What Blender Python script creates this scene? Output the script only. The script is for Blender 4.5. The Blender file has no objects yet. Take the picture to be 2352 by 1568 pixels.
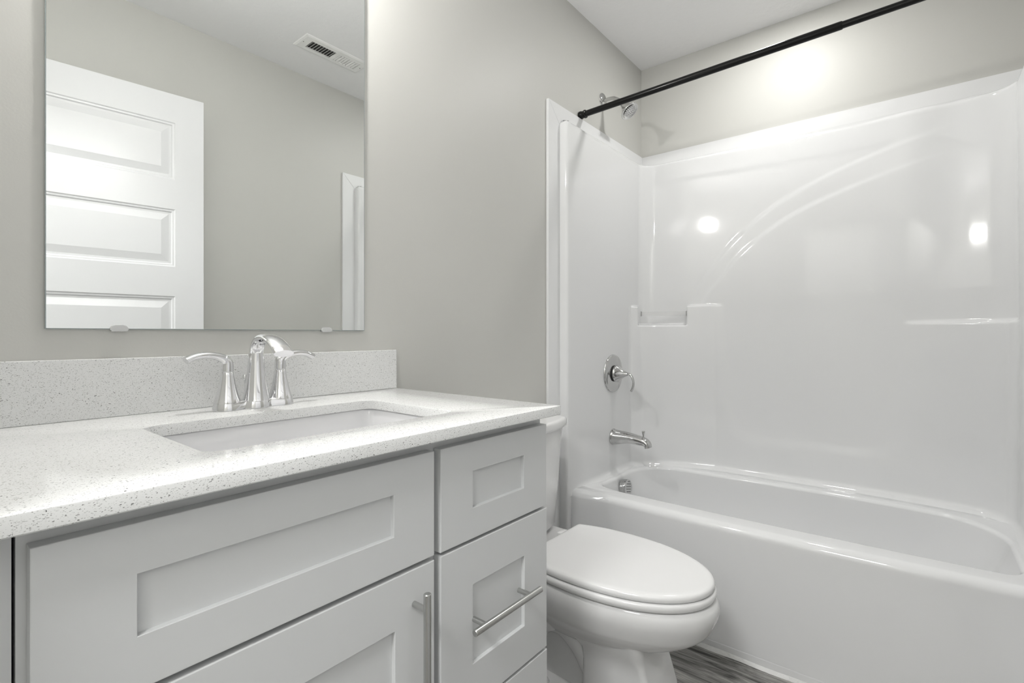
import bpy, bmesh, math, random
from mathutils import Vector, Matrix
random.seed(7)
SC = bpy.context.scene
COL = SC.collection
PI = math.pi

# ------------------------------------------------------------------ camera, world, exposure
cam_d = bpy.data.cameras.new('camera')
cam = bpy.data.objects.new('camera', cam_d)
COL.objects.link(cam)
cam.location = (0.0, -1.141, 1.0825)
cam.rotation_euler = (PI / 2, 0, -0.8893)
cam_d.sensor_width = 36.0
cam_d.lens = 1149.7 / 2352 * 36.0
cam_d.shift_y = -16.83 / 2352
cam_d.clip_start = 0.02
SC.camera = cam
SC.view_settings.view_transform = 'Standard'
SC.view_settings.look = 'None'
SC.view_settings.exposure = 0.58
SC.view_settings.gamma = 1.0
SC.view_settings.use_curve_mapping = False
world = bpy.data.worlds.new('world')
SC.world = world
world.use_nodes = True
world.node_tree.nodes['Background'].inputs[0].default_value = (0.95, 0.97, 1.0, 1)
world.node_tree.nodes['Background'].inputs[1].default_value = 0.3


def area(name, loc, rot, sx, sy, power, color=(1, 1, 1)):
    l = bpy.data.lights.new(name, 'AREA')
    l.shape = 'RECTANGLE'
    l.size = sx
    l.size_y = sy
    l.energy = power
    l.color = color
    o = bpy.data.objects.new(name, l)
    o.location = loc
    o.rotation_euler = rot
    COL.objects.link(o)
    return o


# added fill lamp in the unseen hall, brightens cabinet fronts through the doorway
HALL_FILL_W = 26.0
area('hall_fill_light', (-0.90, -0.95, 2.45), (0, 0, 0), 0.5, 0.5, HALL_FILL_W, (1.0, 1.0, 1.0))
VANITY_E = 330.0      # emission of the globe over the mirror
TUB_W = 3.7         # recessed lamp over the tub

# ------------------------------------------------------------------ room dimensions
XB = 2.4964      # wall behind the tub
YO = -1.448      # wall opposite the mirror
XL = -0.03       # wall with the doorway, left of the vanity
ZC = 2.4797

# ------------------------------------------------------------------ materials


def mat(name, color, rough=0.5, metal=0.0, spec=0.5, coat=0.0, coat_r=0.05):
    m = bpy.data.materials.new(name)
    m.use_nodes = True
    b = m.node_tree.nodes['Principled BSDF']
    b.inputs['Base Color'].default_value = (*color, 1)
    b.inputs['Roughness'].default_value = rough
    b.inputs['Metallic'].default_value = metal
    b.inputs['Specular IOR Level'].default_value = spec
    b.inputs['Coat Weight'].default_value = coat
    b.inputs['Coat Roughness'].default_value = coat_r
    return m


def nodes(m):
    nt = m.node_tree
    return nt, nt.nodes['Principled BSDF']


def add_bump(m, scale, strength, dist=0.002, detail=3, rough=0.5, coat=False, stretch=None):
    nt, b = nodes(m)
    tc = nt.nodes.new('ShaderNodeTexCoord')
    n = nt.nodes.new('ShaderNodeTexNoise')
    n.inputs['Scale'].default_value = scale
    n.inputs['Detail'].default_value = detail
    n.inputs['Roughness'].default_value = rough
    src = tc.outputs['Object']
    if stretch:
        mp = nt.nodes.new('ShaderNodeMapping')
        mp.inputs['Scale'].default_value = stretch
        nt.links.new(src, mp.inputs['Vector'])
        src = mp.outputs['Vector']
    nt.links.new(src, n.inputs['Vector'])
    bp = nt.nodes.new('ShaderNodeBump')
    bp.inputs['Strength'].default_value = strength
    bp.inputs['Distance'].default_value = dist
    nt.links.new(n.outputs['Fac'], bp.inputs['Height'])
    nt.links.new(bp.outputs['Normal'], b.inputs['Normal'])
    if coat:
        nt.links.new(bp.outputs['Normal'], b.inputs['Coat Normal'])
    return m


M_wall = add_bump(mat('wall_paint', (0.585, 0.583, 0.556), 0.45, spec=0.35), 260, 0.12, 0.001)
M_ceil = add_bump(mat('ceiling_paint', (0.90, 0.90, 0.905), 0.8, spec=0.2), 38, 0.5, 0.004, 5, 0.6)
M_acryl = mat('white_acrylic', (0.785, 0.79, 0.795), 0.065, spec=0.5)
add_bump(M_acryl, 14, 0.05, 0.004, 1, 0.4)
M_trim = mat('white_trim', (0.80, 0.805, 0.81), 0.3)
M_door = add_bump(mat('door_paint', (0.76, 0.765, 0.78), 0.35), 300, 0.06, 0.001)
M_cab = add_bump(mat('cabinet_paint', (0.68, 0.69, 0.695), 0.38, spec=0.4), 120, 0.04, 0.001)
M_cabin = mat('cabinet_frame_paint', (0.68, 0.69, 0.695), 0.45)
M_gap = mat('shadow_gap', (0.02, 0.02, 0.02), 0.9)
M_porc = mat('porcelain', (0.80, 0.80, 0.80), 0.07, spec=0.5)
M_seat = mat('seat_plastic', (0.84, 0.84, 0.84), 0.13, spec=0.5)
M_sink = mat('sink_porcelain', (0.80, 0.80, 0.81), 0.1)
M_chrome = mat('chrome', (0.80, 0.80, 0.81), 0.04, 1.0)
M_chrome2 = mat('polished_chrome', (0.58, 0.58, 0.575), 0.05, 1.0)
M_nick = mat('brushed_nickel', (0.56, 0.56, 0.55), 0.27, 1.0)
M_black = mat('black_metal', (0.005, 0.005, 0.005), 0.20, 0.0, spec=0.32)
M_mirror = mat('mirror_silver', (0.90, 0.915, 0.905), 0.0, 1.0)
M_glass_edge = mat('mirror_edge', (0.35, 0.40, 0.40), 0.2)
M_dark = mat('dark_slot', (0.03, 0.03, 0.03), 0.7)
M_vent = mat('vent_enamel', (0.88, 0.88, 0.87), 0.4)
M_duct = mat('duct_dark', (0.05, 0.05, 0.05), 0.8)
M_caulk = add_bump(mat('caulk_bead', (0.74, 0.74, 0.73), 0.35), 60, 0.9, 0.004, 4)
M_clear = mat('clear_plastic', (0.9, 0.9, 0.9), 0.05)
nt, b = nodes(M_clear)
b.inputs['Transmission Weight'].default_value = 0.9
b.inputs['IOR'].default_value = 1.45
M_clip = mat('mirror_clip_plastic', (0.85, 0.86, 0.86), 0.08)
nt, b = nodes(M_clip)
b.inputs['Transmission Weight'].default_value = 0.35


def emis(name, color, strength):
    m = bpy.data.materials.new(name)
    m.use_nodes = True
    b = m.node_tree.nodes['Principled BSDF']
    b.inputs['Base Color'].default_value = (0.9, 0.9, 0.9, 1)
    b.inputs['Emission Color'].default_value = (*color, 1)
    b.inputs['Emission Strength'].default_value = strength
    return m


# quartz: pale resin with angular grey chips in three sizes
M_quartz = mat('speckled_quartz', (0.7, 0.7, 0.7), 0.14, spec=0.5)
nt, b = nodes(M_quartz)
tc = nt.nodes.new('ShaderNodeTexCoord')


def chips(scale, lo, hi, keep, seed):
    mp = nt.nodes.new('ShaderNodeMapping')
    mp.inputs['Location'].default_value = (seed, seed * 1.7, seed * .3)
    mp.inputs['Rotation'].default_value = (0.4 + seed, 0.3, 0.6 + seed)
    mp.inputs['Scale'].default_value = (1.0, 1.0, 1.7)
    nt.links.new(tc.outputs['Object'], mp.inputs['Vector'])
    nz = nt.nodes.new('ShaderNodeTexNoise')
    nz.inputs['Scale'].default_value = scale * 1.3
    nz.inputs['Detail'].default_value = 1
    nt.links.new(mp.outputs['Vector'], nz.inputs['Vector'])
    mx = nt.nodes.new('ShaderNodeVectorMath')
    mx.operation = 'MULTIPLY_ADD'
    mx.inputs[1].default_value = (1.1 / scale,) * 3
    nt.links.new(nz.outputs['Color'], mx.inputs[0])
    nt.links.new(mp.outputs['Vector'], mx.inputs[2])
    v = nt.nodes.new('ShaderNodeTexVoronoi')
    v.inputs['Scale'].default_value = scale
    nt.links.new(mx.outputs['Vector'], v.inputs['Vector'])
    r = nt.nodes.new('ShaderNodeMapRange')
    r.inputs['From Min'].default_value = lo
    r.inputs['From Max'].default_value = hi
    r.inputs['To Min'].default_value = 1
    r.inputs['To Max'].default_value = 0
    nt.links.new(v.outputs['Distance'], r.inputs['Value'])
    sep = nt.nodes.new('ShaderNodeSeparateColor')
    nt.links.new(v.outputs['Color'], sep.inputs[0])
    gt = nt.nodes.new('ShaderNodeMath')
    gt.operation = 'GREATER_THAN'
    gt.inputs[1].default_value = 1 - keep
    nt.links.new(sep.outputs[0], gt.inputs[0])
    ml = nt.nodes.new('ShaderNodeMath')
    ml.operation = 'MULTIPLY'
    nt.links.new(r.outputs[0], ml.inputs[0])
    nt.links.new(gt.outputs[0], ml.inputs[1])
    m2 = nt.nodes.new('ShaderNodeMath')
    m2.operation = 'MULTIPLY'
    nt.links.new(ml.outputs[0], m2.inputs[0])
    nt.links.new(sep.outputs[1], m2.inputs[1])
    return m2.outputs[0]


base = None
prev = None
for (scale, lo, hi, keep, seed, colr) in ((400, .22, .34, .50, .0, (0.22, 0.22, 0.21)),
                                           (250, .20, .28, .36, 3.1, (0.13, 0.13, 0.125)),
                                           (600, .25, .40, .40, 5.2, (0.34, 0.34, 0.33)),
                                           (130, .12, .17, .20, 8.4, (0.10, 0.10, 0.095))):
    f = chips(scale, lo, hi, keep, seed)
    mixn = nt.nodes.new('ShaderNodeMix')
    mixn.data_type = 'RGBA'
    nt.links.new(f, mixn.inputs['Factor'])
    if prev is None:
        mixn.inputs['A'].default_value = (0.78, 0.785, 0.78, 1)
    else:
        nt.links.new(prev, mixn.inputs['A'])
    mixn.inputs['B'].default_value = (*colr, 1)
    prev = mixn.outputs['Result']
nt.links.new(prev, b.inputs['Base Color'])

# grey wood-look planks running along the tub
M_floor = mat('grey_wood_plank', (0.2, 0.2, 0.2), 0.38)
nt, b = nodes(M_floor)
tc = nt.nodes.new('ShaderNodeTexCoord')
mp = nt.nodes.new('ShaderNodeMapping')
mp.inputs['Rotation'].default_value = (0, 0, PI / 2)
mp.inputs['Location'].default_value = (0.35, 0.055, 0)
nt.links.new(tc.outputs['Object'], mp.inputs['Vector'])
br = nt.nodes.new('ShaderNodeTexBrick')
br.offset = 0.37
br.inputs['Scale'].default_value = 1.0
br.inputs['Brick Width'].default_value = 1.2
br.inputs['Row Height'].default_value = 0.15
br.inputs['Mortar Size'].default_value = 0.0012
br.inputs['Color1'].default_value = (0.42, 0.42, 0.42, 1)
br.inputs['Color2'].default_value = (1.0, 1.0, 1.0, 1)
br.inputs['Mortar'].default_value = (0.1, 0.1, 0.1, 1)
nt.links.new(mp.outputs['Vector'], br.inputs['Vector'])
mp2 = nt.nodes.new('ShaderNodeMapping')
mp2.inputs['Scale'].default_value = (14, 1.6, 1)
nt.links.new(tc.outputs['Object'], mp2.inputs['Vector'])
gn = nt.nodes.new('ShaderNodeTexNoise')
gn.inputs['Scale'].default_value = 2.4
gn.inputs['Detail'].default_value = 8
gn.inputs['Roughness'].default_value = 0.62
gn.inputs['Distortion'].default_value = 1.3
nt.links.new(mp2.outputs['Vector'], gn.inputs['Vector'])
cr = nt.nodes.new('ShaderNodeValToRGB')
cr.color_ramp.elements[0].position = 0.34
cr.color_ramp.elements[0].color = (0.07, 0.068, 0.063, 1)
cr.color_ramp.elements[1].position = 0.64
cr.color_ramp.elements[1].color = (0.74, 0.725, 0.69, 1)
nt.links.new(gn.outputs['Fac'], cr.inputs['Fac'])
mp3 = nt.nodes.new('ShaderNodeMapping')
mp3.inputs['Scale'].default_value = (90, 3.5, 1)
nt.links.new(tc.outputs['Object'], mp3.inputs['Vector'])
gn2 = nt.nodes.new('ShaderNodeTexNoise')
gn2.inputs['Scale'].default_value = 3.0
gn2.inputs['Detail'].default_value = 4
gn2.inputs['Distortion'].default_value = .6
nt.links.new(mp3.outputs['Vector'], gn2.inputs['Vector'])
mr = nt.nodes.new('ShaderNodeMapRange')
mr.inputs['From Min'].default_value = .35
mr.inputs['From Max'].default_value = .65
mr.inputs['To Min'].default_value = .62
mr.inputs['To Max'].default_value = 1.15
nt.links.new(gn2.outputs['Fac'], mr.inputs['Value'])
mg = nt.nodes.new('ShaderNodeMix')
mg.data_type = 'RGBA'
mg.blend_type = 'MULTIPLY'
mg.inputs['Factor'].default_value = 1.0
nt.links.new(cr.outputs['Color'], mg.inputs['A'])
nt.links.new(mr.outputs[0], mg.inputs['B'])
ml = nt.nodes.new('ShaderNodeMix')
ml.data_type = 'RGBA'
ml.blend_type = 'MULTIPLY'
ml.inputs['Factor'].default_value = 0.8
nt.links.new(mg.outputs['Result'], ml.inputs['A'])
nt.links.new(br.outputs['Color'], ml.inputs['B'])
nt.links.new(ml.outputs['Result'], b.inputs['Base Color'])

# ------------------------------------------------------------------ mesh helpers


class MB:
    def __init__(self):
        self.v = []
        self.f = []
        self.mi = []

    def add(self, vs, fs, mi=0):
        o = len(self.v)
        self.v += [tuple(p) for p in vs]
        self.f += [tuple(i + o for i in f) for f in fs]
        self.mi += [mi] * len(fs)

    def box(self, a, b, mi=0):
        x0, y0, z0 = [min(a[i], b[i]) for i in range(3)]
        x1, y1, z1 = [max(a[i], b[i]) for i in range(3)]
        self.add([(x0, y0, z0), (x1, y0, z0), (x1, y1, z0), (x0, y1, z0),
                  (x0, y0, z1), (x1, y0, z1), (x1, y1, z1), (x0, y1, z1)],
                 [(0, 3, 2, 1), (4, 5, 6, 7), (0, 1, 5, 4), (1, 2, 6, 5), (2, 3, 7, 6), (3, 0, 4, 7)], mi)

    def bbox(self, a, b, r, seg=2, mi=0):
        """bevelled box"""
        bm = bmesh.new()
        bmesh.ops.create_cube(bm, size=1)
        for v in bm.verts:
            v.co = Vector([(a[i] + b[i]) / 2 + v.co[i] * abs(b[i] - a[i]) for i in range(3)])
        bmesh.ops.bevel(bm, geom=bm.edges[:], offset=r, segments=seg, profile=0.5, affect='EDGES')
        bm.verts.ensure_lookup_table()
        idx = {v: i for i, v in enumerate(bm.verts)}
        self.add([v.co[:] for v in bm.verts], [tuple(idx[v] for v in f.verts) for f in bm.faces], mi)
        bm.free()

    def loft(self, rings, cap0=True, cap1=True, closed=True, mi=0):
        n = len(rings[0])
        vs = [p for r in rings for p in r]
        fs = []
        m = n if closed else n - 1
        for k in range(len(rings) - 1):
            for i in range(m):
                j = (i + 1) % n
                fs.append((k * n + i, k * n + j, (k + 1) * n + j, (k + 1) * n + i))
        if cap0:
            fs.append(tuple(range(n - 1, -1, -1)))
        if cap1:
            fs.append(tuple((len(rings) - 1) * n + i for i in range(n)))
        self.add(vs, fs, mi)

    def lathe(self, prof, org, axis='z', n=40, mi=0, cap0=True, cap1=True):
        """prof: (r, h) pairs; axis 'z' up, 'y' towards -y (out of the mirror wall), or a Vector"""
        if axis == 'z':
            A = Vector((0, 0, 1))
        elif axis == 'y':
            A = Vector((0, -1, 0))
        else:
            A = Vector(axis).normalized()
        U = A.orthogonal().normalized()
        W = A.cross(U)
        O = Vector(org)
        rings = [[tuple(O + A * h + (U * math.cos(2 * PI * i / n) + W * math.sin(2 * PI * i / n)) * r) for i in range(n)]
                 for r, h in prof]
        self.loft(rings, cap0, cap1, True, mi)

    def sweep(self, path, rad, side, n=24, mi=0, cap=True):
        """path points; rad list of (a, b): a along 'side' direction, b across it"""
        P = [Vector(p) for p in path]
        rings = []
        for k, p in enumerate(P):
            t = (P[min(k + 1, len(P) - 1)] - P[max(k - 1, 0)]).normalized()
            s = Vector(side)
            s = (s - t * s.dot(t)).normalized()
            w = t.cross(s)
            a, bb = rad[k]
            rings.append([tuple(p + s * a * math.cos(2 * PI * i / n) + w * bb * math.sin(2 * PI * i / n)) for i in range(n)])
        self.loft(rings, cap, cap, True, mi)

    def build(self, name, mats, parent=None, smooth=False, loc=None, angle=35):
        me = bpy.data.meshes.new(name)
        o = Vector(loc) if loc else Vector((0, 0, 0))
        me.from_pydata([tuple(Vector(p) - o) for p in self.v], [], self.f)
        if not isinstance(mats, (list, tuple)):
            mats = [mats]
        for m in mats:
            me.materials.append(m)
        for p, i in zip(me.polygons, self.mi):
            p.material_index = i
        bm = bmesh.new()
        bm.from_mesh(me)
        bmesh.ops.recalc_face_normals(bm, faces=bm.faces)
        bm.to_mesh(me)
        bm.free()
        me.update()
        if smooth:
            me.shade_smooth()
            if angle:
                me.set_sharp_from_angle(angle=math.radians(angle))
        ob = bpy.data.objects.new(name, me)
        COL.objects.link(ob)
        ob.location = o
        if parent:
            ob.parent = parent
            ob.matrix_parent_inverse = Matrix.Identity(4)
            ob.location = o - wloc(parent)
        return ob


def wloc(o):
    v = Vector((0, 0, 0))
    while o:
        v += Vector(o.location)
        o = o.parent
    return v


def spline(pts, n):
    """Catmull-Rom through pts"""
    P = [Vector(p) for p in pts]
    P = [P[0] * 2 - P[1]] + P + [P[-1] * 2 - P[-2]]
    out = []
    for k in range(1, len(P) - 2):
        for i in range(n):
            t = i / n
            a, b_, c, d = P[k - 1], P[k], P[k + 1], P[k + 2]
            out.append(0.5 * ((2 * b_) + (c - a) * t + (2 * a - 5 * b_ + 4 * c - d) * t * t + (3 * b_ - a - 3 * c + d) * t ** 3))
    out.append(P[-2])
    return out


def lerp_list(vals, n):
    """expand list of tuples the same way as spline (linear)"""
    out = []
    for k in range(len(vals) - 1):
        for i in range(n):
            t = i / n
            out.append(tuple(a + (b_ - a) * t for a, b_ in zip(vals[k], vals[k + 1])))
    out.append(vals[-1])
    return out


def thing(name, label, cat, loc, group=None):
    o = bpy.data.objects.new(name, None)
    o.empty_display_size = 0.05
    o.location = loc
    COL.objects.link(o)
    o['label'] = label
    o['category'] = cat
    if group:
        o['group'] = group
    return o


def tag(o, label, cat, group=None):
    o['label'] = label
    o['category'] = cat
    if group:
        o['group'] = group
    return o


def struct(o):
    o['kind'] = 'structure'
    return o


def sstep(e0, e1, x):
    t = max(0.0, min(1.0, (x - e0) / (e1 - e0)))
    return t * t * (3 - 2 * t)


# ------------------------------------------------------------------ room shell
XH = -1.35
m = MB(); m.box((XH, YO, -0.05), (XB, 0, 0)); struct(m.build('floor', M_floor))
m = MB(); m.box((XH - .1, YO - .1, ZC), (XB + .1, .1, ZC + 0.05)); struct(m.build('ceiling', M_ceil))
m = MB(); m.box((XH - .1, 0, 0), (XB + .1, 0.1, ZC)); struct(m.build('wall_mirror', M_wall))
m = MB(); m.box((XB, YO, 0), (XB + 0.1, 0, ZC)); struct(m.build('wall_tub', M_wall))
m = MB(); m.box((XH - .1, YO - 0.1, 0), (XB + .1, YO, ZC)); struct(m.build('wall_opposite', M_wall))
m = MB(); m.box((XH - .1, YO, 0), (XH, 0, ZC)); struct(m.build('wall_hall', M_wall))
# wall with the doorway (opening y -1.335 .. -0.60, 2.07 high)
DY0, DY1, DZ = -1.430, -0.60, 2.13
m = MB()
m.box((XL - 0.11, DY1, 0), (XL, 0, ZC))
m.box((XL - 0.11, YO, 0), (XL, DY0, ZC))
m.box((XL - 0.11, DY0, DZ), (XL, DY1, ZC))
struct(m.build('wall_left', M_wall))
m = MB()
m.box((XL - 0.12, DY1, 0), (XL - .09, DY1 - 0.018, DZ))
m.box((XL - 0.12, DY0, 0), (XL - .09, DY0 + 0.018, DZ))
m.box((XL - 0.12, DY0, DZ - 0.018), (XL - .09, DY1, DZ))
struct(m.build('trim_1', M_trim))


def baseboard(name, a, b):
    m = MB()
    m.bbox(a, b, 0.004)
    return struct(m.build(name, M_trim))


baseboard('baseboard_mirror', (0.90, -0.013, 0), (1.618, 0, 0.085))
baseboard('baseboard_opposite', (0.03, YO, 0), (1.618, YO + 0.013, 0.085))

# ------------------------------------------------------------------ door standing open behind the camera (seen in the mirror)
dA = Vector((.8557, -1.3128, 0))
dB = Vector((.3544, -1.3685, 0))
ddir = (dB - dA).normalized()
DW, DT, DH = 0.86, 0.035, 2.09
m = MB()


def nested(m, rect, levels, P, mi=0):
    """rect (u0,u1,z0,z1); levels (inset, depth): closed loops joined, innermost filled"""
    loops = []
    for ins, dep in levels:
        u0, u1, z0, z1 = rect[0] + ins, rect[1] - ins, rect[2] + ins, rect[3] - ins
        loops.append([P(u0, dep, z0), P(u1, dep, z0), P(u1, dep, z1), P(u0, dep, z1)])
    m.loft(loops, False, True, True, mi)


def door_side(sgn):
    def P(u, dep, z):
        return (u, sgn * (DT / 2 - dep), z)
    st = 0.105
    rows = []
    top = 1.9804
    for k in range(5):
        rows.append((top - 0.2436 - 0.3685 * k, top - 0.3685 * k))
    us = [0, st, DW - st, DW]
    zs = sorted([0.012, DH + 0.01] + [z for r in rows for z in r])
    for i in range(3):
        for k in range(len(zs) - 1):
            hole = (i == 1 and any(abs(zs[k] - r[0]) < 1e-6 for r in rows))
            if hole:
                nested(m, (us[i], us[i + 1], zs[k], zs[k + 1]),
                       [(0, 0), (0.004, 0.0035), (0.010, 0.004), (0.014, 0.009), (0.022, 0.009), (0.050, 0.002), (0.0505, 0.002)], P)
            else:
                m.add([P(us[i], 0, zs[k]), P(us[i + 1], 0, zs[k]), P(us[i + 1], 0, zs[k + 1]), P(us[i], 0, zs[k + 1])],
                      [(0, 1, 2, 3)])


door_side(1)
door_side(-1)
h = DT / 2
zt_ = DH + 0.01
m.add([(0, -h, .012), (0, h, .012), (0, h, zt_), (0, -h, zt_)], [(0, 1, 2, 3)])
m.add([(DW, -h, .012), (DW, h, .012), (DW, h, zt_), (DW, -h, zt_)], [(0, 1, 2, 3)])
m.add([(0, -h, zt_), (DW, -h, zt_), (DW, h, zt_), (0, h, zt_)], [(0, 1, 2, 3)])
m.add([(0, -h, .012), (DW, -h, .012), (DW, h, .012), (0, h, .012)], [(0, 1, 2, 3)])
door = struct(m.build('door_1', M_door))
nrm = Vector((-ddir.y, ddir.x, 0))
if nrm.y < 0:
    nrm = -nrm
door.location = dA - nrm * (DT / 2)
door.rotation_euler = (0, 0, math.atan2(ddir.y, ddir.x))
# door knob below the mirror's view
m = MB()
for s in (1, -1):
    m.lathe([(0.032, 0), (0.032, .006), (.012, .010), (.011, .035), (.024, .042), (.028, .055), (.022, .068), (.0, .072)],
            (0.065, s * DT / 2, 0.93), axis=(0, s, 0), n=28, cap1=False)
kn = m.build('door_knob', M_nick, smooth=True)
kn.parent = door

# ------------------------------------------------------------------ mirror
MX0, MX1, MZ0, MZ1 = .1584, .7809, 1.0916, 2.012
root = thing('wall_mirror', 'large frameless rectangular mirror clipped to the wall above the sink', 'mirror', (.47, 0, MZ0))
m = MB()
m.box((MX0, -0.001, MZ0), (MX1, -0.0058, MZ1))
m.build('backing', M_glass_edge, root)
m = MB()
m.add([(MX0 + .0012, -.006, MZ0 + .0012), (MX1 - .0012, -.006, MZ0 + .0012), (MX1 - .0012, -.006, MZ1 - .0012), (MX0 + .0012, -.006, MZ1 - .0012)], [(0, 1, 2, 3)])
m.build('mirror_glass', M_mirror, root)
for cx_ in (.2585, .672, .2585, .672):
    pass
for cx_, top in ((.2585, 0), (.672, 0), (.2585, 1), (.672, 1)):
    z0 = MZ0 - 0.002 if not top else MZ1 + 0.002
    s = 1 if not top else -1
    m = MB()
    out = [(-.014, 0), (-.014, .004), (-.011, .0085), (-.006, .010), (.006, .010), (.011, .0085), (.014, .004), (.014, 0)]
    m.loft([[(cx_ + u, -.0062, z0 + s * w) for u, w in out], [(cx_ + u * .95, -.0095, z0 + s * w * .95) for u, w in out]])
    m.box((cx_ - .012, -.001, z0 - s * .002), (cx_ + .012, -.0095, z0))
    m.build('clip', M_clip, root)

# ------------------------------------------------------------------ vanity light above the mirror (just out of frame)
root = thing('vanity_light', 'single globe light on the wall above the mirror', 'light', (.47, 0, 2.2))
m = MB(); m.bbox((.41, -.001, 2.08), (.53, -.03, 2.20), .006); m.build('bar', M_nick, root)
M_globe = emis('globe_glow', (1, .985, .96), VANITY_E)
for x in (.47,):
    m = MB()
    m.lathe([(.012, 0), (.012, .05), (.02, .065)], (x, -.03, 2.14), 'y', n=24)
    m.build('lamp_holder', M_nick, root, smooth=True)
    m = MB()
    pr = [(max(.0005, .031 * math.sin(PI * k / 16)), -.031 * math.cos(PI * k / 16)) for k in range(17)]
    m.lathe(pr, (x, -.125, 2.085), 'z', n=28)
    m.build('globe', M_globe, root, smooth=True)

# recessed lamp in the ceiling over the tub (just out of frame)
lx, ly = 2.08, -.70
root = thing('recessed_ceiling_light', 'round white recessed lamp in the ceiling over the tub', 'light', (lx, ly, ZC))
m = MB()
m.lathe([(.062, -.001), (.062, -.006), (.080, -.005), (.086, -.001)], (lx, ly, ZC), 'z', n=48, cap0=False, cap1=False)
m.build('trim_ring', M_trim, root, smooth=True)
m = MB()
m.lathe([(.0621, -.003), (.0621, -.0045)], (lx, ly, ZC), 'z', n=48)
m.build('lens', emis('lamp_lens', (1, .99, .965), 8.0), root)
l = area('lamp', (lx, ly, ZC - .007), (0, 0, 0), .12, .12, TUB_W, (1, .99, .965))
l.data.shape = 'DISK'
l.parent = root
l.location = (0, 0, -.007)

# ------------------------------------------------------------------ vanity cabinet
YF = -.532    # front of the drawer faces
YB = -.513    # face frame
CX0, CX1 = .068, .869
root = thing('vanity_cabinet', 'light grey shaker vanity cabinet with door and drawers under the quartz worktop', 'cabinet', (.47, -.26, 0))
m = MB()
YS_ = YB + .018
m.box((CX0, -.003, .10), (CX0 + .018, YS_, .9143))
m.box((CX1 - .018, -.003, .0), (CX1, YS_, .9143))
m.box((CX0 + .018, -.003, .10), (CX1 - .018, -.010, .9143))
m.box((CX0 + .018, -.010, .10), (CX1 - .018, YS_, .118))
m.box((CX0, YB + .07, 0), (CX1 - .018, YB + .085, .0999))
# stiles, then rails fitted between them
for (xa, xb) in ((CX0, .098), (.545, .572), (CX1 - .03, CX1)):
    m.box((xa, YB, .10), (xb, YB + .018, .9143))
for (xa, xb) in ((.098, .545), (.572, CX1 - .03)):
    for (za, zb_) in ((.10, .13), (.706, .736), (.876, .9143)):
        m.box((xa, YB, za), (xb, YB + .018, zb_))
m.box((.572, YB, .405), (CX1 - .03, YB + .018, .44))
m.build('body', M_cabin, root)


def shaker(name, x0, x1, z0, z1, ix0, ix1, iz0, iz1, dep=.0075):
    m = MB()
    b_ = .0012

    def P(x, y, z):
        return (x, y, z)
    r0 = [(x0, YB - .001), (x1, YB - .001)]
    L = []
    def loop(a, b2, c, d, y):
        return [(a, y, c), (b2, y, c), (b2, y, d), (a, y, d)]
    L.append(loop(x0, x1, z0, z1, YB - .0008))
    L.append(loop(x0, x1, z0, z1, YF + b_))
    L.append(loop(x0 + b_ * .3, x1 - b_ * .3, z0 + b_ * .3, z1 - b_ * .3, YF + b_ * .3))
    L.append(loop(x0 + b_, x1 - b_, z0 + b_, z1 - b_, YF))
    L.append(loop(ix0, ix1, iz0, iz1, YF))
    L.append(loop(ix0 + .0006, ix1 - .0006, iz0 + .0006, iz1 - .0006, YF + .0006))
    L.append(loop(ix0 + .0008, ix1 - .0008, iz0 + .0008, iz1 - .0008, YF + dep))
    m.loft(L)
    return m.build(name, M_cab, root, loc=((x0 + x1) / 2, YB, (z0 + z1) / 2))


def bar_handle(parent, a, b_, posts, y=-.563, r=.006):
    A, B = Vector(a), Vector(b_)
    ax = (B - A)
    L = ax.length
    m = MB()
    m.lathe([(r - .001, 0), (r, .001), (r, L - .001), (r - .001, L)], A, ax, n=28)
    for p in posts:
        m.lathe([(.0048, 0), (.0048, abs(y - YF) - .001)], (p[0], YF + (.0005), p[1]), 'y', n=20)
    return m.build('handle', M_nick, parent, smooth=True, loc=tuple((A + B) / 2))


shaker('false_drawer_front', .075, .551, .724, .893, .153, .471, .778, .842)
dr = shaker('drawer', .565, .8665, .7225, .893, .641, .789, .776, .842)
dr2 = shaker('drawer', .565, .8675, .4245, .7165, .641, .791, .501, .642)
bar_handle(dr2, (.613, -.563, .580), (.803, -.563, .580), [(.644, .580), (.772, .580)])
dr3 = shaker('drawer', .565, .8685, .125, .4185, .641, .791, .20, .342)
bar_handle(dr3, (.613, -.563, .272), (.803, -.563, .272), [(.644, .272), (.772, .272)])
dd = shaker('door', .075, .551, .125, .7165, .153, .473, .203, .637)
bar_handle(dd, (.509, -.563, .689), (.509, -.563, .489), [(.509, .663), (.509, .513)])

m = MB()
m.box((XL + .001, YB + .001, 0.0), (.0655, YB + .018, .9143))
o = m.build('filler_panel', M_cab)
tag(o, 'narrow pale grey filler panel beside the vanity, behind a thin dark gap', 'panel')

# ------------------------------------------------------------------ countertop, backsplash, sink
ZT = .9338
ZBt = .9144
m = MB()
CXL, CXR, CYF = XL + .001, .8765, -.5611


def rrect(x0, x1, y0, y1, r, n=8):
    pts = []
    for cx_, cy_, a0 in ((x1 - r, y1 - r, 0), (x0 + r, y1 - r, 90), (x0 + r, y0 + r, 180), (x1 - r, y0 + r, 270)):
        for k in range(n + 1):
            a = math.radians(a0 + 90 * k / n)
            pts.append((cx_ + r * math.cos(a), cy_ + r * math.sin(a)))
    return pts


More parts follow.
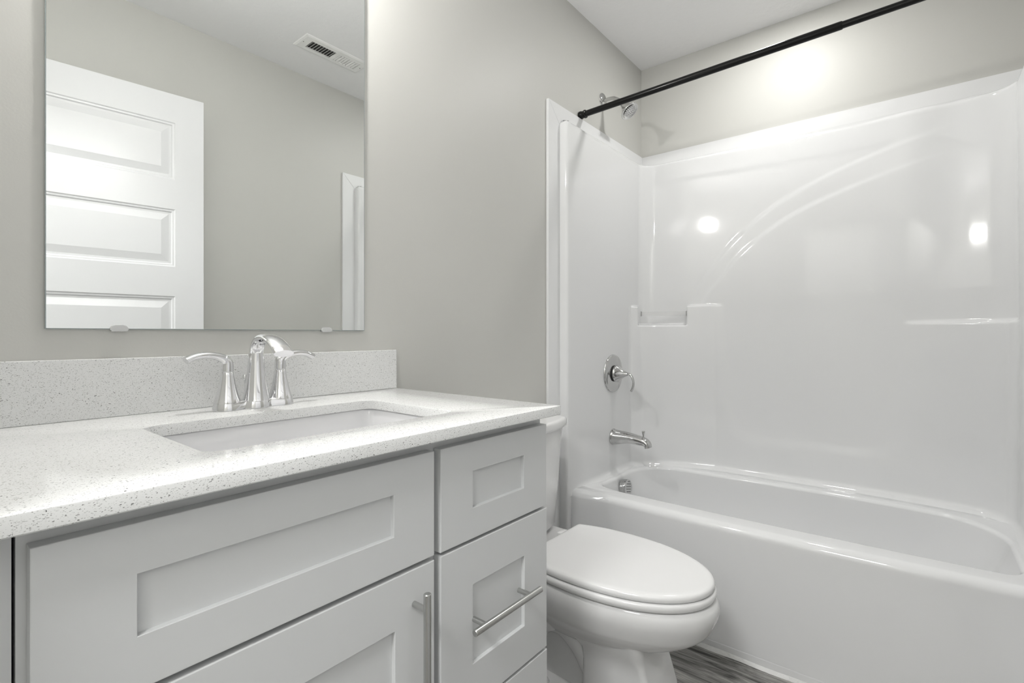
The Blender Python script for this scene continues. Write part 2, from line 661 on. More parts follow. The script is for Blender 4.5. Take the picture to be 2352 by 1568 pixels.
inner = rrect(.246, .679, -.4495, -.1735, .022)
cxm, cym = .4625, -.3115
outer = []
HX0, HX1, HY0, HY1 = CXL, CXR, CYF, -.001
for (x, y) in inner:
    # push each inner point to the outer rectangle radially
    dx, dy = x - cxm, y - cym
    t = min([((HX1 - cxm) / dx) if dx > 1e-9 else 9e9, ((HX0 - cxm) / dx) if dx < -1e-9 else 9e9,
             ((HY1 - cym) / dy) if dy > 1e-9 else 9e9, ((HY0 - cym) / dy) if dy < -1e-9 else 9e9])
    outer.append([cxm + dx * t, cym + dy * t])
for c in ((HX0, HY0), (HX1, HY0), (HX0, HY1), (HX1, HY1)):
    k = min(range(len(outer)), key=lambda i: (outer[i][0] - c[0]) ** 2 + (outer[i][1] - c[1]) ** 2)
    outer[k] = list(c)


def shrink(pts, e):
    return [(min(max(x, HX0 + e), HX1 - e), min(max(y, HY0 + e), HY1)) for x, y in pts]


def z_(pts, z):
    return [(x, y, z) for x, y in pts]


def grow_in(pts, e):
    return [(x + (e if x > cxm else -e), y + (e if y > cym else -e)) for x, y in pts]


e = .0022
rings = [z_(inner, ZBt), z_(inner, ZT - .0015), z_(grow_in(inner, .0006), ZT - .0004), z_(grow_in(inner, .0016), ZT),
         z_(shrink(outer, e), ZT), z_(shrink(outer, e * .3), ZT - e * .3), z_(outer, ZT - e),
         z_(outer, ZBt + .0015), z_(shrink(outer, .0015), ZBt), z_(inner, ZBt)]
m.loft(rings, False, False)
o = m.build('countertop', M_quartz, smooth=True, angle=30)
tag(o, 'speckled pale grey quartz countertop with a rectangular sink cutout on the vanity', 'countertop')
m = MB()
m.bbox((CXL, -.0005, ZT + .0002), (CXR - .0005, -.019, 1.0389), .0012)
o = m.build('backsplash', M_quartz)
tag(o, 'speckled quartz backsplash strip standing on the countertop against the wall', 'backsplash')

sr = thing('undermount_sink', 'white rectangular undermount sink below the countertop cutout', 'sink', (.4625, -.3115, .78))
m = MB()
def off(pts, e):
    return [(x + (e if x > cxm else -e), y + (e if y > cym else -e)) for x, y in pts]
rs = []
rs.append(z_(off(inner, .022), ZBt - .0165))
rs.append(z_(off(inner, .022), ZBt - .0003))
rs.append(z_(off(inner, .006), ZBt - .0003))
rs.append(z_(off(inner, .0035), ZBt - .003))
rs.append(z_(off(inner, .001), ZBt - .03))
rs.append(z_(off(inner, -.004), ZBt - .09))
rs.append(z_(off(inner, -.010), ZBt - .122))
rs.append(z_(off(inner, -.020), ZBt - .138))
rs.append(z_(off(inner, -.036), ZBt - .146))
rs.append([(cxm + (x - cxm) * .35, cym + (y - cym) * .35, ZBt - .150) for x, y in inner])
rs.append([(cxm + (x - cxm) * .08, cym + (y - cym) * .1, ZBt - .152) for x, y in inner])
m.loft(rs, False, True)
m.build('basin', M_sink, sr, smooth=True, angle=60)
m = MB()
m.lathe([(.028, .0), (.028, .002), (.020, .003), (.019, .001), (.0, .001)], (.4625, -.3115, ZBt - .152), 'z', n=32, cap1=False)
m.build('drain', M_chrome, sr, smooth=True)

# ------------------------------------------------------------------ faucet
FX, FY = .4635, -.088
fr = thing('faucet', 'chrome two-handle centerset faucet with arched spout behind the sink', 'faucet', (FX, FY, ZT))
m = MB()
ring0 = []
N = 96


def base_out(scale, z, dr=0.0):
    pts = []
    for k in range(N):
        a = 2 * PI * k / N
        # distance of union of three discs and a web, marching outwards
        best = 0
        ca, sa = math.cos(a), math.sin(a)
        r_ = .085
        while r_ > .002:
            x, y = r_ * ca, r_ * sa
            d = min(math.hypot(x - .0525, y) - (.0265 + dr), math.hypot(x + .0525, y) - (.0265 + dr), math.hypot(x, y) - (.031 + dr))
            web = max(abs(x) - .0525, abs(y) - (.0175 + dr))
            if min(d, web) <= 0:
                break
            r_ -= .0004
        pts.append((FX + r_ * ca, FY + r_ * sa, z))
    return pts


m.loft([base_out(1, ZT + .0003), base_out(1, ZT + .002), base_out(1, ZT + .014, -.002), base_out(1, ZT + .0165, -.0035)])
m.build('base_plate', M_chrome, fr, smooth=True, angle=50)
for sx in (-1, 1):
    x = FX + sx * .0525
    m = MB()
    prof = [(.0248, .0150), (.0236, .0175), (.0205, .026), (.0168, .040), (.0138, .055), (.0118, .068), (.0112, .0735), (.0100, .0752)]
    m.lathe(prof, (x, FY, ZT), 'z', n=40)
    hb = m.build('handle_base', M_chrome, fr, smooth=True, angle=50)
    m = MB()
    path = [(x, FY, ZT + .0757), (x, FY, ZT + .086), (x + sx * .001, FY, ZT + .094), (x + sx * .008, FY, ZT + .101), (x + sx * .022, FY, ZT + .1065),
            (x + sx * .040, FY, ZT + .1085), (x + sx * .057, FY, ZT + .106), (x + sx * .072, FY, ZT + .0995)]
    rad = [(.0113, .0113), (.0113, .0112), (.0112, .0104), (.0110, .0085), (.0106, .0070), (.0108, .0064), (.0116, .0064), (.0124, .0070)]
    m.sweep(spline(path, 5), lerp_list(rad, 5), (0, 1, 0), n=28)
    m.build('lever', M_chrome, fr, smooth=True, angle=50)
m = MB()
m.lathe([(.0258, .0150), (.0246, .019), (.0222, .032), (.0190, .055), (.0162, .080), (.0145, .100), (.0138, .110)], (FX, FY - .006, ZT), 'z', n=44)
path = [(FX, FY - .006, ZT + .098), (FX, FY - .007, ZT + .112), (FX, FY - .014, ZT + .127), (FX, FY - .032, ZT + .1395), (FX, FY - .058, ZT + .1425),
        (FX, FY - .084, ZT + .1365), (FX, FY - .106, ZT + .1245), (FX, FY - .122, ZT + .112)]
rad = [(.0136, .0136), (.0136, .0120), (.0142, .0098), (.0152, .0082), (.0165, .0076), (.0178, .0078), (.0188, .0082), (.0192, .0084)]
m.sweep(spline(path, 6), lerp_list(rad, 6), (1, 0, 0), n=32)
sp = m.build('spout', M_chrome, fr, smooth=True, angle=50)
m = MB()
m.lathe([(.0018, 0), (.0018, .05), (.005, .052), (.0055, .058), (.004, .062), (0.0005, .063)], (FX - .006, FY + .031, ZT + .003), 'z', n=16)
m.build('lift_rod', M_chrome, fr, smooth=True)

# ------------------------------------------------------------------ tub and shower unit
TX = 2.085      # centre line of the shower fittings
ur = thing('tub_shower_unit', 'glossy white alcove bathtub with moulded surround walls, shelves and arch', 'bathtub', (2.1, -.72, 0))
YS = -.724       # symmetry plane

UX = 2.468        # back panel
EY = -.048       # end panel
CS = 1.700       # column face


def interp(tab, x):
    if x <= tab[0][0]:
        return tab[0][1]
    for (a, fa), (b_, fb) in zip(tab, tab[1:]):
        if x <= b_:
            return fa + (fb - fa) * (x - a) / (b_ - a)
    return tab[-1][1]


# arch lines on the back panel: (distance from mirror wall, height)
LOW = .014       # how far the lower wall stands proud
ARCH1 = [(.24, 1.10), (.29, 1.25), (.36, 1.37), (.45, 1.485), (.56, 1.590), (.655, 1.66), (.80, 1.735), (.95, 1.79), (1.10, 1.830), (1.25, 1.858), (1.45, 1.88)]
ARCH2 = [(.30, 1.10), (.35, 1.25), (.42, 1.345), (.50, 1.445), (.62, 1.545), (.75, 1.620), (.90, 1.678), (1.05, 1.723), (1.20, 1.757), (1.35, 1.78), (1.45, 1.79)]


def smooth_tab(tab):
    p = spline([(a, b_, 0) for a, b_ in tab], 8)
    return [(v.x, v.y) for v in p]


ARCH1 = smooth_tab(ARCH1)
ARCH2 = smooth_tab(ARCH2)


def smin(a, b_, k):
    h_ = max(k - abs(a - b_), 0) / k
    return min(a, b_) - h_ * h_ * k * .25


def _tilt(s):
    if s < .336:
        return .099
    if s < .80:
        return .099 - .12 * (s - .336)
    if s < 1.0:
        return .0433 - .40 * (s - .80)
    return max(-.0367 - .90 * (s - 1.0), -.34)


_CT = [0.0]
for _k in range(1, 151):
    _CT.append(_CT[-1] - _tilt((_k - .5) * .01) * .01)
_cm = min(_CT)
_CT = [c - _cm for c in _CT]


def concave(s):
    """the back panel is dished in plan: inward offset at distance s from the mirror wall"""
    f_ = max(0.0, min(1.49, s)) / .01
    i_ = int(f_)
    return _CT[i_] + (_CT[i_ + 1] - _CT[i_]) * (f_ - i_)


def back_field(s, z):
    """protrusion of the back panel, s = distance from mirror wall"""
    d = 0.0
    for tab, amp in ((ARCH1, .0042), (ARCH2, .0042)):
        F = interp(tab, s)
        sl = (interp(tab, s + .01) - interp(tab, s - .01)) / .02
        sd = (z - F) / math.sqrt(1 + sl * sl)
        fade = 1 - sstep(1.02, 1.295, s)
        d += amp * fade * sstep(.011, -.011, sd) * sstep(.27, .33, s)
    sl_ = .415 + .05 * max(0, min(1, (1.23 - z) / .6))
    sr_ = 1.115 - .03 * max(0, min(1, (1.13 - z) / .5))
    sd = smin(smin(s - sl_, z - .60, .14), smin(sr_ - s, z - .60, .14), .02)
    w = sstep(.026, -.026, sd) * sstep(.009, -.009, z - (1.220 if s < .76 else 1.128))
    # concave in plan
    return d, w


def plan_points():
    """list of (upper xy, lower xy, outward vec, kind) along the surround, from mirror-wall column to far column"""
    out = []
    r = .012
    # column face
    for k in range(4):
        y = -.012 - (EY * -1 - .012 - r) * k / 3
        p = (CS, y)
        out.append((p, p, (1, 0), 'c', 0))
    for k in range(1, 7):
        a = PI / 2 * k / 6
        p = (CS + r - r * math.cos(a), EY + r - r * math.sin(a))
        out.append((p, p, (math.cos(a), math.sin(a)), 'c', 0))
    # end panel to corner block start
    XA_ = 2.27
    n = 22
    for k in range(1, n + 1):
        p = (CS + r + (XA_ - CS - r) * k / n, EY)
        out.append((p, p, (0, 1), 'e', 0))
    # corner part
    R = .065
    yB = -.40
    up = []
    n1 = 70
    # arc-length sampled upper path
    L1 = UX - R - XA_
    L2 = PI / 2 * R
    L3 = (EY - R) - yB
    T = L1 + L2 + L3
    P0, P1, P2 = Vector((XA_, EY)), Vector((2.395, -.092)), Vector((UX - LOW, yB))
    for k in range(1, n1 + 1):
        t = k / n1
        s = t * T
        if s < L1:
            p = (XA_ + s, EY); nv = (0, 1)
        elif s < L1 + L2:
            a = (s - L1) / R
            p = (UX - R + R * math.sin(a), EY - R + R * math.cos(a)); nv = (math.sin(a), math.cos(a))
        else:
            p = (UX, EY - R - (s - L1 - L2)); nv = (1, 0)
        q = P0 * (1 - t) ** 2 + P1 * 2 * t * (1 - t) + P2 * t * t
        out.append((p, (q.x, q.y), nv, 'k', t))
    # back panel
    yE = -1.400 + .10
    n = 170
    for k in range(1, n + 1):
        y = yB + (yE - yB) * k / n
        out.append(((UX, y), (UX - LOW, y), (1, 0), 'b', 0))
    # far corner
    n2 = 30
    Y2 = -1.400
    L1 = .10 - R
    T = L1 + PI / 2 * R + L1
    P0, P1, P2 = Vector((UX - LOW, yE)), Vector((UX - LOW, Y2)), Vector((UX - .15, Y2))
    T = L1 + PI / 2 * R + .15 - R
    for k in range(1, n2 + 1):
        t = k / n2
        s = t * T
        if s < L1:
            p = (UX, yE - s); nv = (1, 0)
        elif s < L1 + PI / 2 * R:
            a = (s - L1) / R
            p = (UX - R + R * math.cos(a), Y2 + R - R * math.sin(a)); nv = (math.cos(a), -math.sin(a))
        else:
            p = (UX - R - (s - L1 - PI / 2 * R), Y2); nv = (0, -1)
        q = P0 * (1 - t) ** 2 + P1 * 2 * t * (1 - t) + P2 * t * t
        out.append((p, (q.x, q.y), nv, 'f', t))
    n = 14
    for k in range(1, n + 1):
        p = (UX - .15 - (UX - .15 - CS - r) * k / n, Y2)
        out.append((p, p, (0, -1), 'e', 0))
    for k in range(1, 7):
        a = PI / 2 * k / 6
        p = (CS + r - r * math.sin(a), Y2 - r + r * math.cos(a))
        out.append((p, p, (math.sin(a), -math.cos(a)), 'c', 0))
    for k in range(1, 4):
        p = (CS, Y2 - r - (.036 - r) * k / 3)
        out.append((p, p, (1, 0), 'c', 0))
    return out


PP = plan_points()
ZR = .4370
zs = []
z = ZR - .01
while z < 1.10:
    zs.append(z)
    z += .0065 if (z > .56 and z < .64) or z < .50 else .016
z = 1.10
while z < 1.26:
    zs.append(z)
    z += .0035
while z < 1.925:
    zs.append(z)
    z += .0065
for k in range(9):
    a = PI / 2 * k / 8
    zs.append(1.929 + .024 * math.sin(a))
rows = []
for z in zs:
    row = []
    for (u, lo, nv, kind, t) in PP:
        x, y = u
        if kind in 'kbf':
            d, w = back_field(-y, z) if kind == 'b' else (0, 0)
            if kind == 'k':
                d, w0 = back_field(-y, z) if x > UX - .001 else (0, 0)
                # notch for the soap dish between t .26 and .74
                sd_in = max(.25 - t, t - .775) * .42
                top = z - 1.220
                lowb = z - 1.128
                sd = smin(max(top, -sd_in), lowb, .004)
                w = sstep(.006, -.006, sd)
            if kind == 'f':
                w = sstep(.009, -.009, z - 1.128)
            cv = (concave(-u[1]) * (.5 + .5 * sstep(.50, 1.1, z)) - (.02 + .05 * sstep(1.10, 1.28, -u[1])) * max(0, z - 1.25)) * max(0, min(1, (u[0] - 2.27) / .16))
            x = u[0] + (lo[0] - u[0]) * w - d * (1 - w) * (1 if kind != 'f' else 0) - cv
            y = u[1] + (lo[1] - u[1]) * w
        # rounding over at the top
        if z > 1.929:
            a = min(1, (z - 1.929) / .024)
            o_ = .034 * (1 - math.sqrt(max(0, 1 - a * a)))
            if kind in 'kbf':
                x += cv * (1 - math.sqrt(max(0, 1 - a * a)))
            x += nv[0] * o_
            y += nv[1] * o_
        # cove into the rim
        hz = (z - ZR - .008 * max(0, nv[0])) / .028
        if hz < 1 and kind != 'c':
            o_ = sstep(1.712, 1.85, x) * .028 * (1 - math.sqrt(max(0, 1 - (1 - max(0, hz)) ** 2)))
            x -= nv[0] * o_ * (1 if nv[0] > 0 else 0)
            y -= nv[1] * o_
        x = min(x, 2.4835)
        if kind == 'c':
            y = max(min(y, -.0118), -1.4362)
        row.append((x, y, z))
    rows.append(row)
# column extends to the floor
crow = [(CS, -.012, 0), (CS, -.012, ZR)]
m = MB()
m.loft(rows, False, False, closed=False)
left_c = [p[0] for p in PP[:10]] + [(1.83, EY)]
right_c = [(1.83, -1.400)] + [p[0] for p in PP[-9:]]
for poly in (left_c, right_c):
    m.loft([[(x, y, z) for x, y in poly] for z in (0, .2, zs[0])], False, False, closed=False)
m.build('wall_panel', M_acryl, ur, smooth=True, angle=None)

# ---- tub
YC, XC = -.724, 2.12
NT = 420


def apron_x(y, k=1.0):
    return 1.776 + .05 * k * (y + .62) ** 2


def tub_ring(xf, xb, y1, y2, r, z, bow=0.0, zfun=None, flare=0.0, rback=0.0):
    """rounded rectangle sampled by polar angle about (XC, YC)"""
    pts = []
    for k in range(NT):
        a = 2 * PI * k / NT
        ca, sa = math.cos(a), math.sin(a)
        lo_, hi_ = 0.0, 1.2
        for _ in range(26):
            t = (lo_ + hi_) / 2
            x, y = XC + ca * t, YC + sa * t
            xfr = xf + bow * (y + .62) ** 2 - flare * sstep(-.19, -.045, y)
            xbk = xb - .5 * concave(-y)
            hx, hy = (xbk - xfr) / 2, (y1 - y2) / 2
            rr_ = rback if (rback and x > (xbk + xfr) / 2) else r
            qx = abs(x - (xbk + xfr) / 2) - hx + rr_
            qy = abs(y - (y1 + y2) / 2) - hy + rr_
            d = math.hypot(max(qx, 0), max(qy, 0)) + min(max(qx, qy), 0) - rr_
            if d < 0:
                lo_ = t
            else:
                hi_ = t
        x, y = XC + ca * lo_, YC + sa * lo_
        zz = z if zfun is None else z + zfun(x, y)
        pts.append((x, y, zz))
    return pts


def zr(x, y):
    return .008 * sstep(2.2, 2.42, x) + .014 * sstep(-.20, -.045, y) * sstep(2.0, 1.78, x)


TR = []
B = .05
TR.append(tub_ring(1.766, 2.455, -.030, -1.418, .004, .034, flare=.058))
TR.append(tub_ring(1.769, 2.455, -.030, -1.418, .004, .20, B * .4, flare=.058))
TR.append(tub_ring(1.773, 2.455, -.030, -1.418, .004, .33, B * .8, flare=.060))
TR.append(tub_ring(1.774, 2.455, -.030, -1.418, .004, .395, B, flare=.060))
RR = .028
for k in range(0, 9):
    a = PI / 2 * k / 8
    TR.append(tub_ring(1.774 + RR * (1 - math.cos(a)), 2.455, -.030, -1.418, .004, ZR - RR + RR * math.sin(a), B, zr, flare=.060))
TR.append(tub_ring(1.825, 2.40, -.045, -1.400, .02, ZR, B * .9, zr, flare=.03))
TR.append(tub_ring(1.862, 2.385, -.072, -1.375, .06, ZR, B * .7, zr, rback=.17))
r2 = .014
for k in range(1, 8):
    a = PI / 2 * k / 7
    o_ = r2 * math.sin(a)
    TR.append(tub_ring(1.862 + o_, 2.385 - o_, -.072 - o_, -1.375 + o_, .06, ZR - r2 * (1 - math.cos(a)), B * .7, zr, rback=.17))
TR.append(tub_ring(1.880, 2.380, -.098, -1.340, .08, .36, B * .5, rback=.17))
TR.append(tub_ring(1.888, 2.366, -.108, -1.300, .09, .28, B * .3, rback=.16))
TR.append(tub_ring(1.898, 2.352, -.118, -1.250, .10, .19, 0))
TR.append(tub_ring(1.912, 2.336, -.132, -1.200, .11, .13, 0))
TR.append(tub_ring(1.940, 2.305, -.165, -1.150, .12, .095, 0))
TR.append(tub_ring(1.990, 2.255, -.22, -1.08, .12, .082, 0))
TR.append(tub_ring(2.07, 2.17, -.40, -.90, .04, .078, 0))
m = MB()
m.loft(TR, False, True)
m.build('tub', M_acryl, ur, smooth=True, angle=None)
m = MB()
m.bbox((1.7655, -.045, .0), (1.80, -1.404, .0345), .004)
m.build('base_ledge', M_acryl, ur)
m = MB()
n = 240
prof_pts = []
rng = random.Random(3)
ringsc = []
for k in range(n + 1):
    y = -.045 - 1.36 * k / n
    w = .008 + .0016 * math.sin(k * .21) + rng.uniform(-.0006, .0006)
    h_ = .011 + .0015 * math.sin(k * .13 + 1)
    ringsc.append([(1.7655, y, .0002), (1.7655 - w, y, .0002), (1.7655 - w * .62, y, h_ * .45), (1.7655, y, h_)])
m.loft(ringsc)
m.build('caulk_bead', M_caulk, ur, smooth=True)

# ---- flat trim boards around the unit
ZT0, ZT1 = 1.953, 2.0116


def board(pts_front, n, parent):
    """pts_front list of 4 points of the front face; n = vector to the wall (thickness)"""
    m = MB()
    n = Vector(n)
    c = sum((Vector(p) for p in pts_front), Vector()) / 4
    e_ = .0012
    ins = [Vector(p) + (c - Vector(p)).normalized() * e_ * 1.4 for p in pts_front]
    m.loft([[tuple(p) for p in ins], [tuple(Vector(p) + n.normalized() * e_) for p in pts_front], [tuple(Vector(p) + n) for p in pts_front]])
    return m.build('trim_board', M_trim, parent)


tt = .0112
f = -.0118
TXL = 1.6207
TXR = 1.7005
for (yy, nn) in ((f, (0, tt, 0)), (YO + .0118, (0, -tt, 0))):
    board([(TXL, yy, 0.0), (TXR, yy, 0.0), (TXR, yy, ZT0 - .022), (TXL, yy, ZT1)], nn, ur)
    board([(TXL + .0004, yy, ZT1), (TXR + .0004, yy, ZT0 - .022), (XB - .0125, yy, ZT0 - .0), (XB - .0125, yy, ZT1)], nn, ur)
xx = XB - .0118
board([(xx, -.001, ZT0), (xx, YO + .001, ZT0), (xx, YO + .001, ZT1), (xx, -.001, ZT1)], (tt, 0, 0), ur)

# ---- clear bar across the soap dish


def pk(t):
    P0, P1, P2 = Vector((2.27, EY)), Vector((2.395, -.092)), Vector((UX - LOW, -.40))
    return P0 * (1 - t) ** 2 + P1 * 2 * t * (1 - t) + P2 * t * t


a_, b2 = pk(.245), pk(.785)
dv = (b2 - a_).normalized()
nv = Vector((dv.y, -dv.x))
m = MB()
a3 = Vector((a_.x - concave(-a_.y) * max(0, min(1, (a_.x - 2.27) / .16)), a_.y, 0)) + Vector((0.003, 0, 0))
b3 = Vector((b2.x - concave(-b2.y), b2.y, 0)) + Vector((0.003, 0, 0))
nn3 = Vector((nv.x, nv.y, 0)) * .0016
ring = lambda p: [tuple(p - nn3 + Vector((0, 0, 1.172))), tuple(p + nn3 + Vector((0, 0, 1.172))), tuple(p + nn3 + Vector((0, 0, 1.192))), tuple(p - nn3 + Vector((0, 0, 1.192)))]
m.loft([ring(a3), ring(b3)])
m.build('soap_dish_bar', M_clear, ur)
for p in (a3, b3):
    m = MB()
    m.box(tuple(p + Vector((-.002, -.002, 1.170))), tuple(p + Vector((.002, .002, 1.194))))
    m.build('bar_end', M_nick, ur)

# ------------------------------------------------------------------ curtain rod
rr = thing('shower_curtain_rod', 'black tension shower curtain rod spanning above the tub', 'curtain rod', (1.873, -.72, 2.03))
RX, RZ = 1.873, 2.030
RS = .023        # the rod rises slightly towards the far wall
rdir = (0, -1, RS)
m = MB()
m.lathe([(.0128, .03), (.0128, .955), (.0118, .957), (.0118, .9575)], (RX, 0, RZ), rdir, n=36)
m.build('outer_tube', M_black, rr, smooth=True)
m = MB()
m.lathe([(.0108, .955), (.0108, 1.41)], (RX, 0, RZ), rdir, n=36)
m.build('inner_tube', M_black, rr, smooth=True)
for s in (0, 1):
    o0 = (RX, -.0003, RZ) if s == 0 else (RX, YO + .0006, RZ - YO * RS)
    ax = (0, -1, RS * .3) if s == 0 else (0, 1, -RS * .3)
    m = MB()
    m.lathe([(.0160, 0), (.0170, .003), (.0168, .010), (.0150, .014), (.0150, .022), (.0168, .024), (.0175, .027), (.0168, .031), (.0128, .033), (.0128, .036)],
            o0, ax, n=36)
    m.build('end_cap', M_black, rr, smooth=True)

# ------------------------------------------------------------------ shower head
sh = thing('wall_shower_head', 'chrome shower head on a bent arm from the wall above the tub surround', 'shower fitting', (2.076, 0, 2.172))
X = 2.076
m = MB()
m.lathe([(.031, .0003), (.031, .003), (.028, .007), (.018, .011), (.012, .012)], (X, 0, 2.172), 'y', n=40)
m.build('escutcheon', M_chrome2, sh, smooth=True, angle=50)
m = MB()
path = [(X, -.005, 2.166), (X, -.030, 2.167), (X, -.055, 2.164), (X, -.078, 2.152), (X, -.095, 2.134), (X, -.102, 2.126)]
m.sweep(spline(path, 5), [(.0085, .0085)] * 26, (1, 0, 0), n=24)
m.build('arm', M_chrome2, sh, smooth=True)
ax = Vector((0, -.62, -.78)).normalized()
O = Vector((X, -.098, 2.131))
m = MB()
m.lathe([(.011, -.008), (.0125, .0), (.014, .010), (.0185, .024), (.028, .042), (.0385, .056), (.0425, .061), (.0430, .064), (.0415, .066)],
        O, ax, n=44, cap1=False)
m.lathe([(.0415, .066), (.036, .0655), (.034, .063), (.020, .062), (.0005, .062)], O, ax, n=44, cap0=False)
hd = m.build('spray_head', M_chrome2, sh, smooth=True, angle=60)
m = MB()
U = ax.orthogonal().normalized()
W = ax.cross(U)
for rad_, cnt in ((.008, 6), (.015, 12), (.021, 16), (.026, 20)):
    for k in range(cnt):
        a = 2 * PI * k / cnt + rad_ * 30
        p = O + ax * .0615 + (U * math.cos(a) + W * math.sin(a)) * rad_
        m.lathe([(.0013, 0), (.0011, .0018)], p, ax, n=8)
nz = m.build('nozzles', M_dark, sh)
nz['kind'] = 'stuff'

# ------------------------------------------------------------------ shower valve
vr = thing('shower_valve', 'chrome round shower valve plate with a curved lever handle on the end panel', 'shower valve', (TX, EY, .902))
m = MB()
m.lathe([(.087, .0004), (.087, .003), (.0845, .007), (.080, .009), (.030, .0125)], (TX, EY, .902), 'y', n=64)
m.build('escutcheon', M_chrome2, vr, smooth=True, angle=50)
m = MB()
m.lathe([(.036, .0125), (.036, .018)], (TX, EY, .902), 'y', n=40)
m.build('dark_collar', M_dark, vr, smooth=True, angle=50)
m = MB()
m.lathe([(.0385, .018), (.0385, .024), (.036, .027), (.024, .044), (.014, .060), (.0095, .070), (.008, .074)], (TX, EY, .902), 'y', n=44)
m.build('handle_hub', M_chrome2, vr, smooth=True, angle=40)
m = MB()
path = [(TX, EY - .055, .900), (TX, EY - .074, .903), (TX, EY - .090, .897), (TX, EY - .100, .880), (TX, EY - .103, .858), (TX, EY - .099, .840), (TX, EY - .092, .826)]
rad = [(.006, .006), (.0072, .0062), (.0072, .0052), (.0075, .0045), (.0078, .0045), (.0080, .0048), (.0082, .0050)]
m.sweep(spline(path, 6), lerp_list(rad, 6), (1, 0, 0), n=24)
m.build('lever', M_chrome2, vr, smooth=True, angle=60)

# ------------------------------------------------------------------ tub spout
ts = thing('tub_spout', 'chrome tub spout with diverter knob above the tub rim', 'tub spout', (TX, EY, .611))
m = MB()
path = [(TX, EY - .0005, .611), (TX, EY - .004, .611), (TX, EY - .018, .611), (TX, EY - .060, .614), (TX, EY - .100, .613), (TX, EY - .130, .610), (TX, EY - .155, .606), (TX, EY - .168, .598), (TX, EY - .173, .583)]
rad = [(.035, .036), (.036, .037), (.0335, .034), (.029, .0275), (.026, .0235), (.0245, .0215), (.0235, .019), (.0225, .0165), (.0215, .015)]
m.sweep(spline(path, 6), lerp_list(rad, 6), (1, 0, 0), n=36)
m.build('spout_body', M_chrome2, ts, smooth=True, angle=60)
m = MB()
m.lathe([(.0035, 0), (.0035, .012), (.0055, .022), (.0072, .030), (.0065, .032)], (TX, EY - .150, .622), 'z', n=20)
m.build('diverter_knob', M_chrome2, ts, smooth=True)

# ------------------------------------------------------------------ overflow plate
ov = thing('tub_overflow_cover', 'round chrome slotted overflow cover inside the tub below the spout', 'overflow cover', (TX + .006, -.094, .385))
oax = Vector((0, -1, .10))
m = MB()
Oo = Vector((TX + .006, -.098, .385))
m.lathe([(.0375, .0), (.0375, .022), (.0365, .0255), (.034, .027), (.0005, .027)], Oo, oax, n=48, cap1=False)
m.build('cover', M_chrome2, ov, smooth=True, angle=40)
m = MB()
A_ = oax.normalized()
up = Vector((0, .1, 1)).normalized()
for k in range(6):
    zc = .0275 - .011 * k
    hw = math.sqrt(max(.0001, .031 ** 2 - zc ** 2)) * .72
    c = Oo + A_ * .0272 + up * zc
    c += Vector((.234 * zc, 0, 0))
    m.loft([[(c.x + sx * hw, yy, c.z - sx * hw * .234 + dz) for dz, yy in ((-.0011, c.y - .0004), (.0011, c.y - .0004), (.0011, c.y + .0006), (-.0011, c.y + .0006))] for sx in (-1, 1)])
m.build('slots', M_dark, ov)

# ------------------------------------------------------------------ toilet
TCX = 1.335
tr = thing('toilet', 'white elongated two-piece toilet with closed lid between vanity and tub', 'toilet', (TCX, -.35, 0))


def egg(W, yb, yf, z, n=64, dome=0.0, backr=0.012):
    # right side from back to tip, then mirrored
    cur = []
    tc_ = .36
    for k in range(16):
        t = tc_ * k / 16
        cur.append(Vector((1 - .17 * ((tc_ - t) / tc_) ** 2.2, t, 0)))
    for k in range(49):
        u = math.sin(PI / 2 * k / 48)
        cur.append(Vector((math.sqrt(max(0, 1 - u ** 2.25)), tc_ + (1 - tc_) * u, 0)))
    # resample by arc length
    P = [(W * v.x, yb + (yf - yb) * v.y) for v in cur]
    P = [(W * .80, yb)] + [(p[0], p[1]) for p in P if True]
    P[1] = (W * .845, yb - .003)
    L = [0]
    for a, b_ in zip(P, P[1:]):
        L.append(L[-1] + math.hypot(a[0] - b_[0], a[1] - b_[1]))
    half = []
    for k in range(n):
        s = L[-1] * k / (n - 1)
        j = 0
        while j < len(L) - 2 and L[j + 1] < s:
            j += 1
        t = (s - L[j]) / max(1e-9, L[j + 1] - L[j])
        half.append((P[j][0] + (P[j + 1][0] - P[j][0]) * t, P[j][1] + (P[j + 1][1] - P[j][1]) * t))
    ring = [(TCX + x, y, z) for x, y in half] + [(TCX - x, y, z) for x, y in reversed(half[:-1])]
    return ring


# lid
LB, LF, LW = -.226, -.728, .1895
m = MB()
zl = .4300
R = []
R.append(egg(LW - .010, LB - .006, LF + .010, zl - .0205))
R.append(egg(LW - .003, LB - .001, LF + .003, zl - .0200))
R.append(egg(LW - .0005, LB, LF + .0005, zl - .0165))
R.append(egg(LW, LB, LF, zl - .011))
R.append(egg(LW - .0012, LB - .001, LF + .0012, zl - .0060))
R.append(egg(LW - .005, LB - .004, LF + .005, zl - .0022))
R.append(egg(LW - .012, LB - .010, LF + .012, zl - .0004))
R.append(egg(LW - .022, LB - .018, LF + .022, zl))
R.append(egg(LW - .09, LB - .08, LF + .12, zl + .0006))
m.loft(R)
m.build('lid', M_seat, tr, smooth=True, angle=60)
# seat
m = MB()
zs_ = zl - .0225
R = []
for (i, dz) in ((.010, -.0215), (.003, -.0205), (.0, -.017), (-.0015, -.010), (-.001, -.004), (.002, -.0008), (.010, 0)):
    R.append(egg(LW + .003 - i, LB - i, LF - .003 + i, zs_ + dz))
m.loft(R)
m.build('seat', M_seat, tr, smooth=True, angle=60)
# hinge posts
for s in (-1, 1):
    m = MB()
    m.bbox((TCX + s * .075 - .022, -.205, .386), (TCX + s * .075 + .022, -.236, .424), .006)
    m.build('hinge', M_seat, tr, smooth=True)

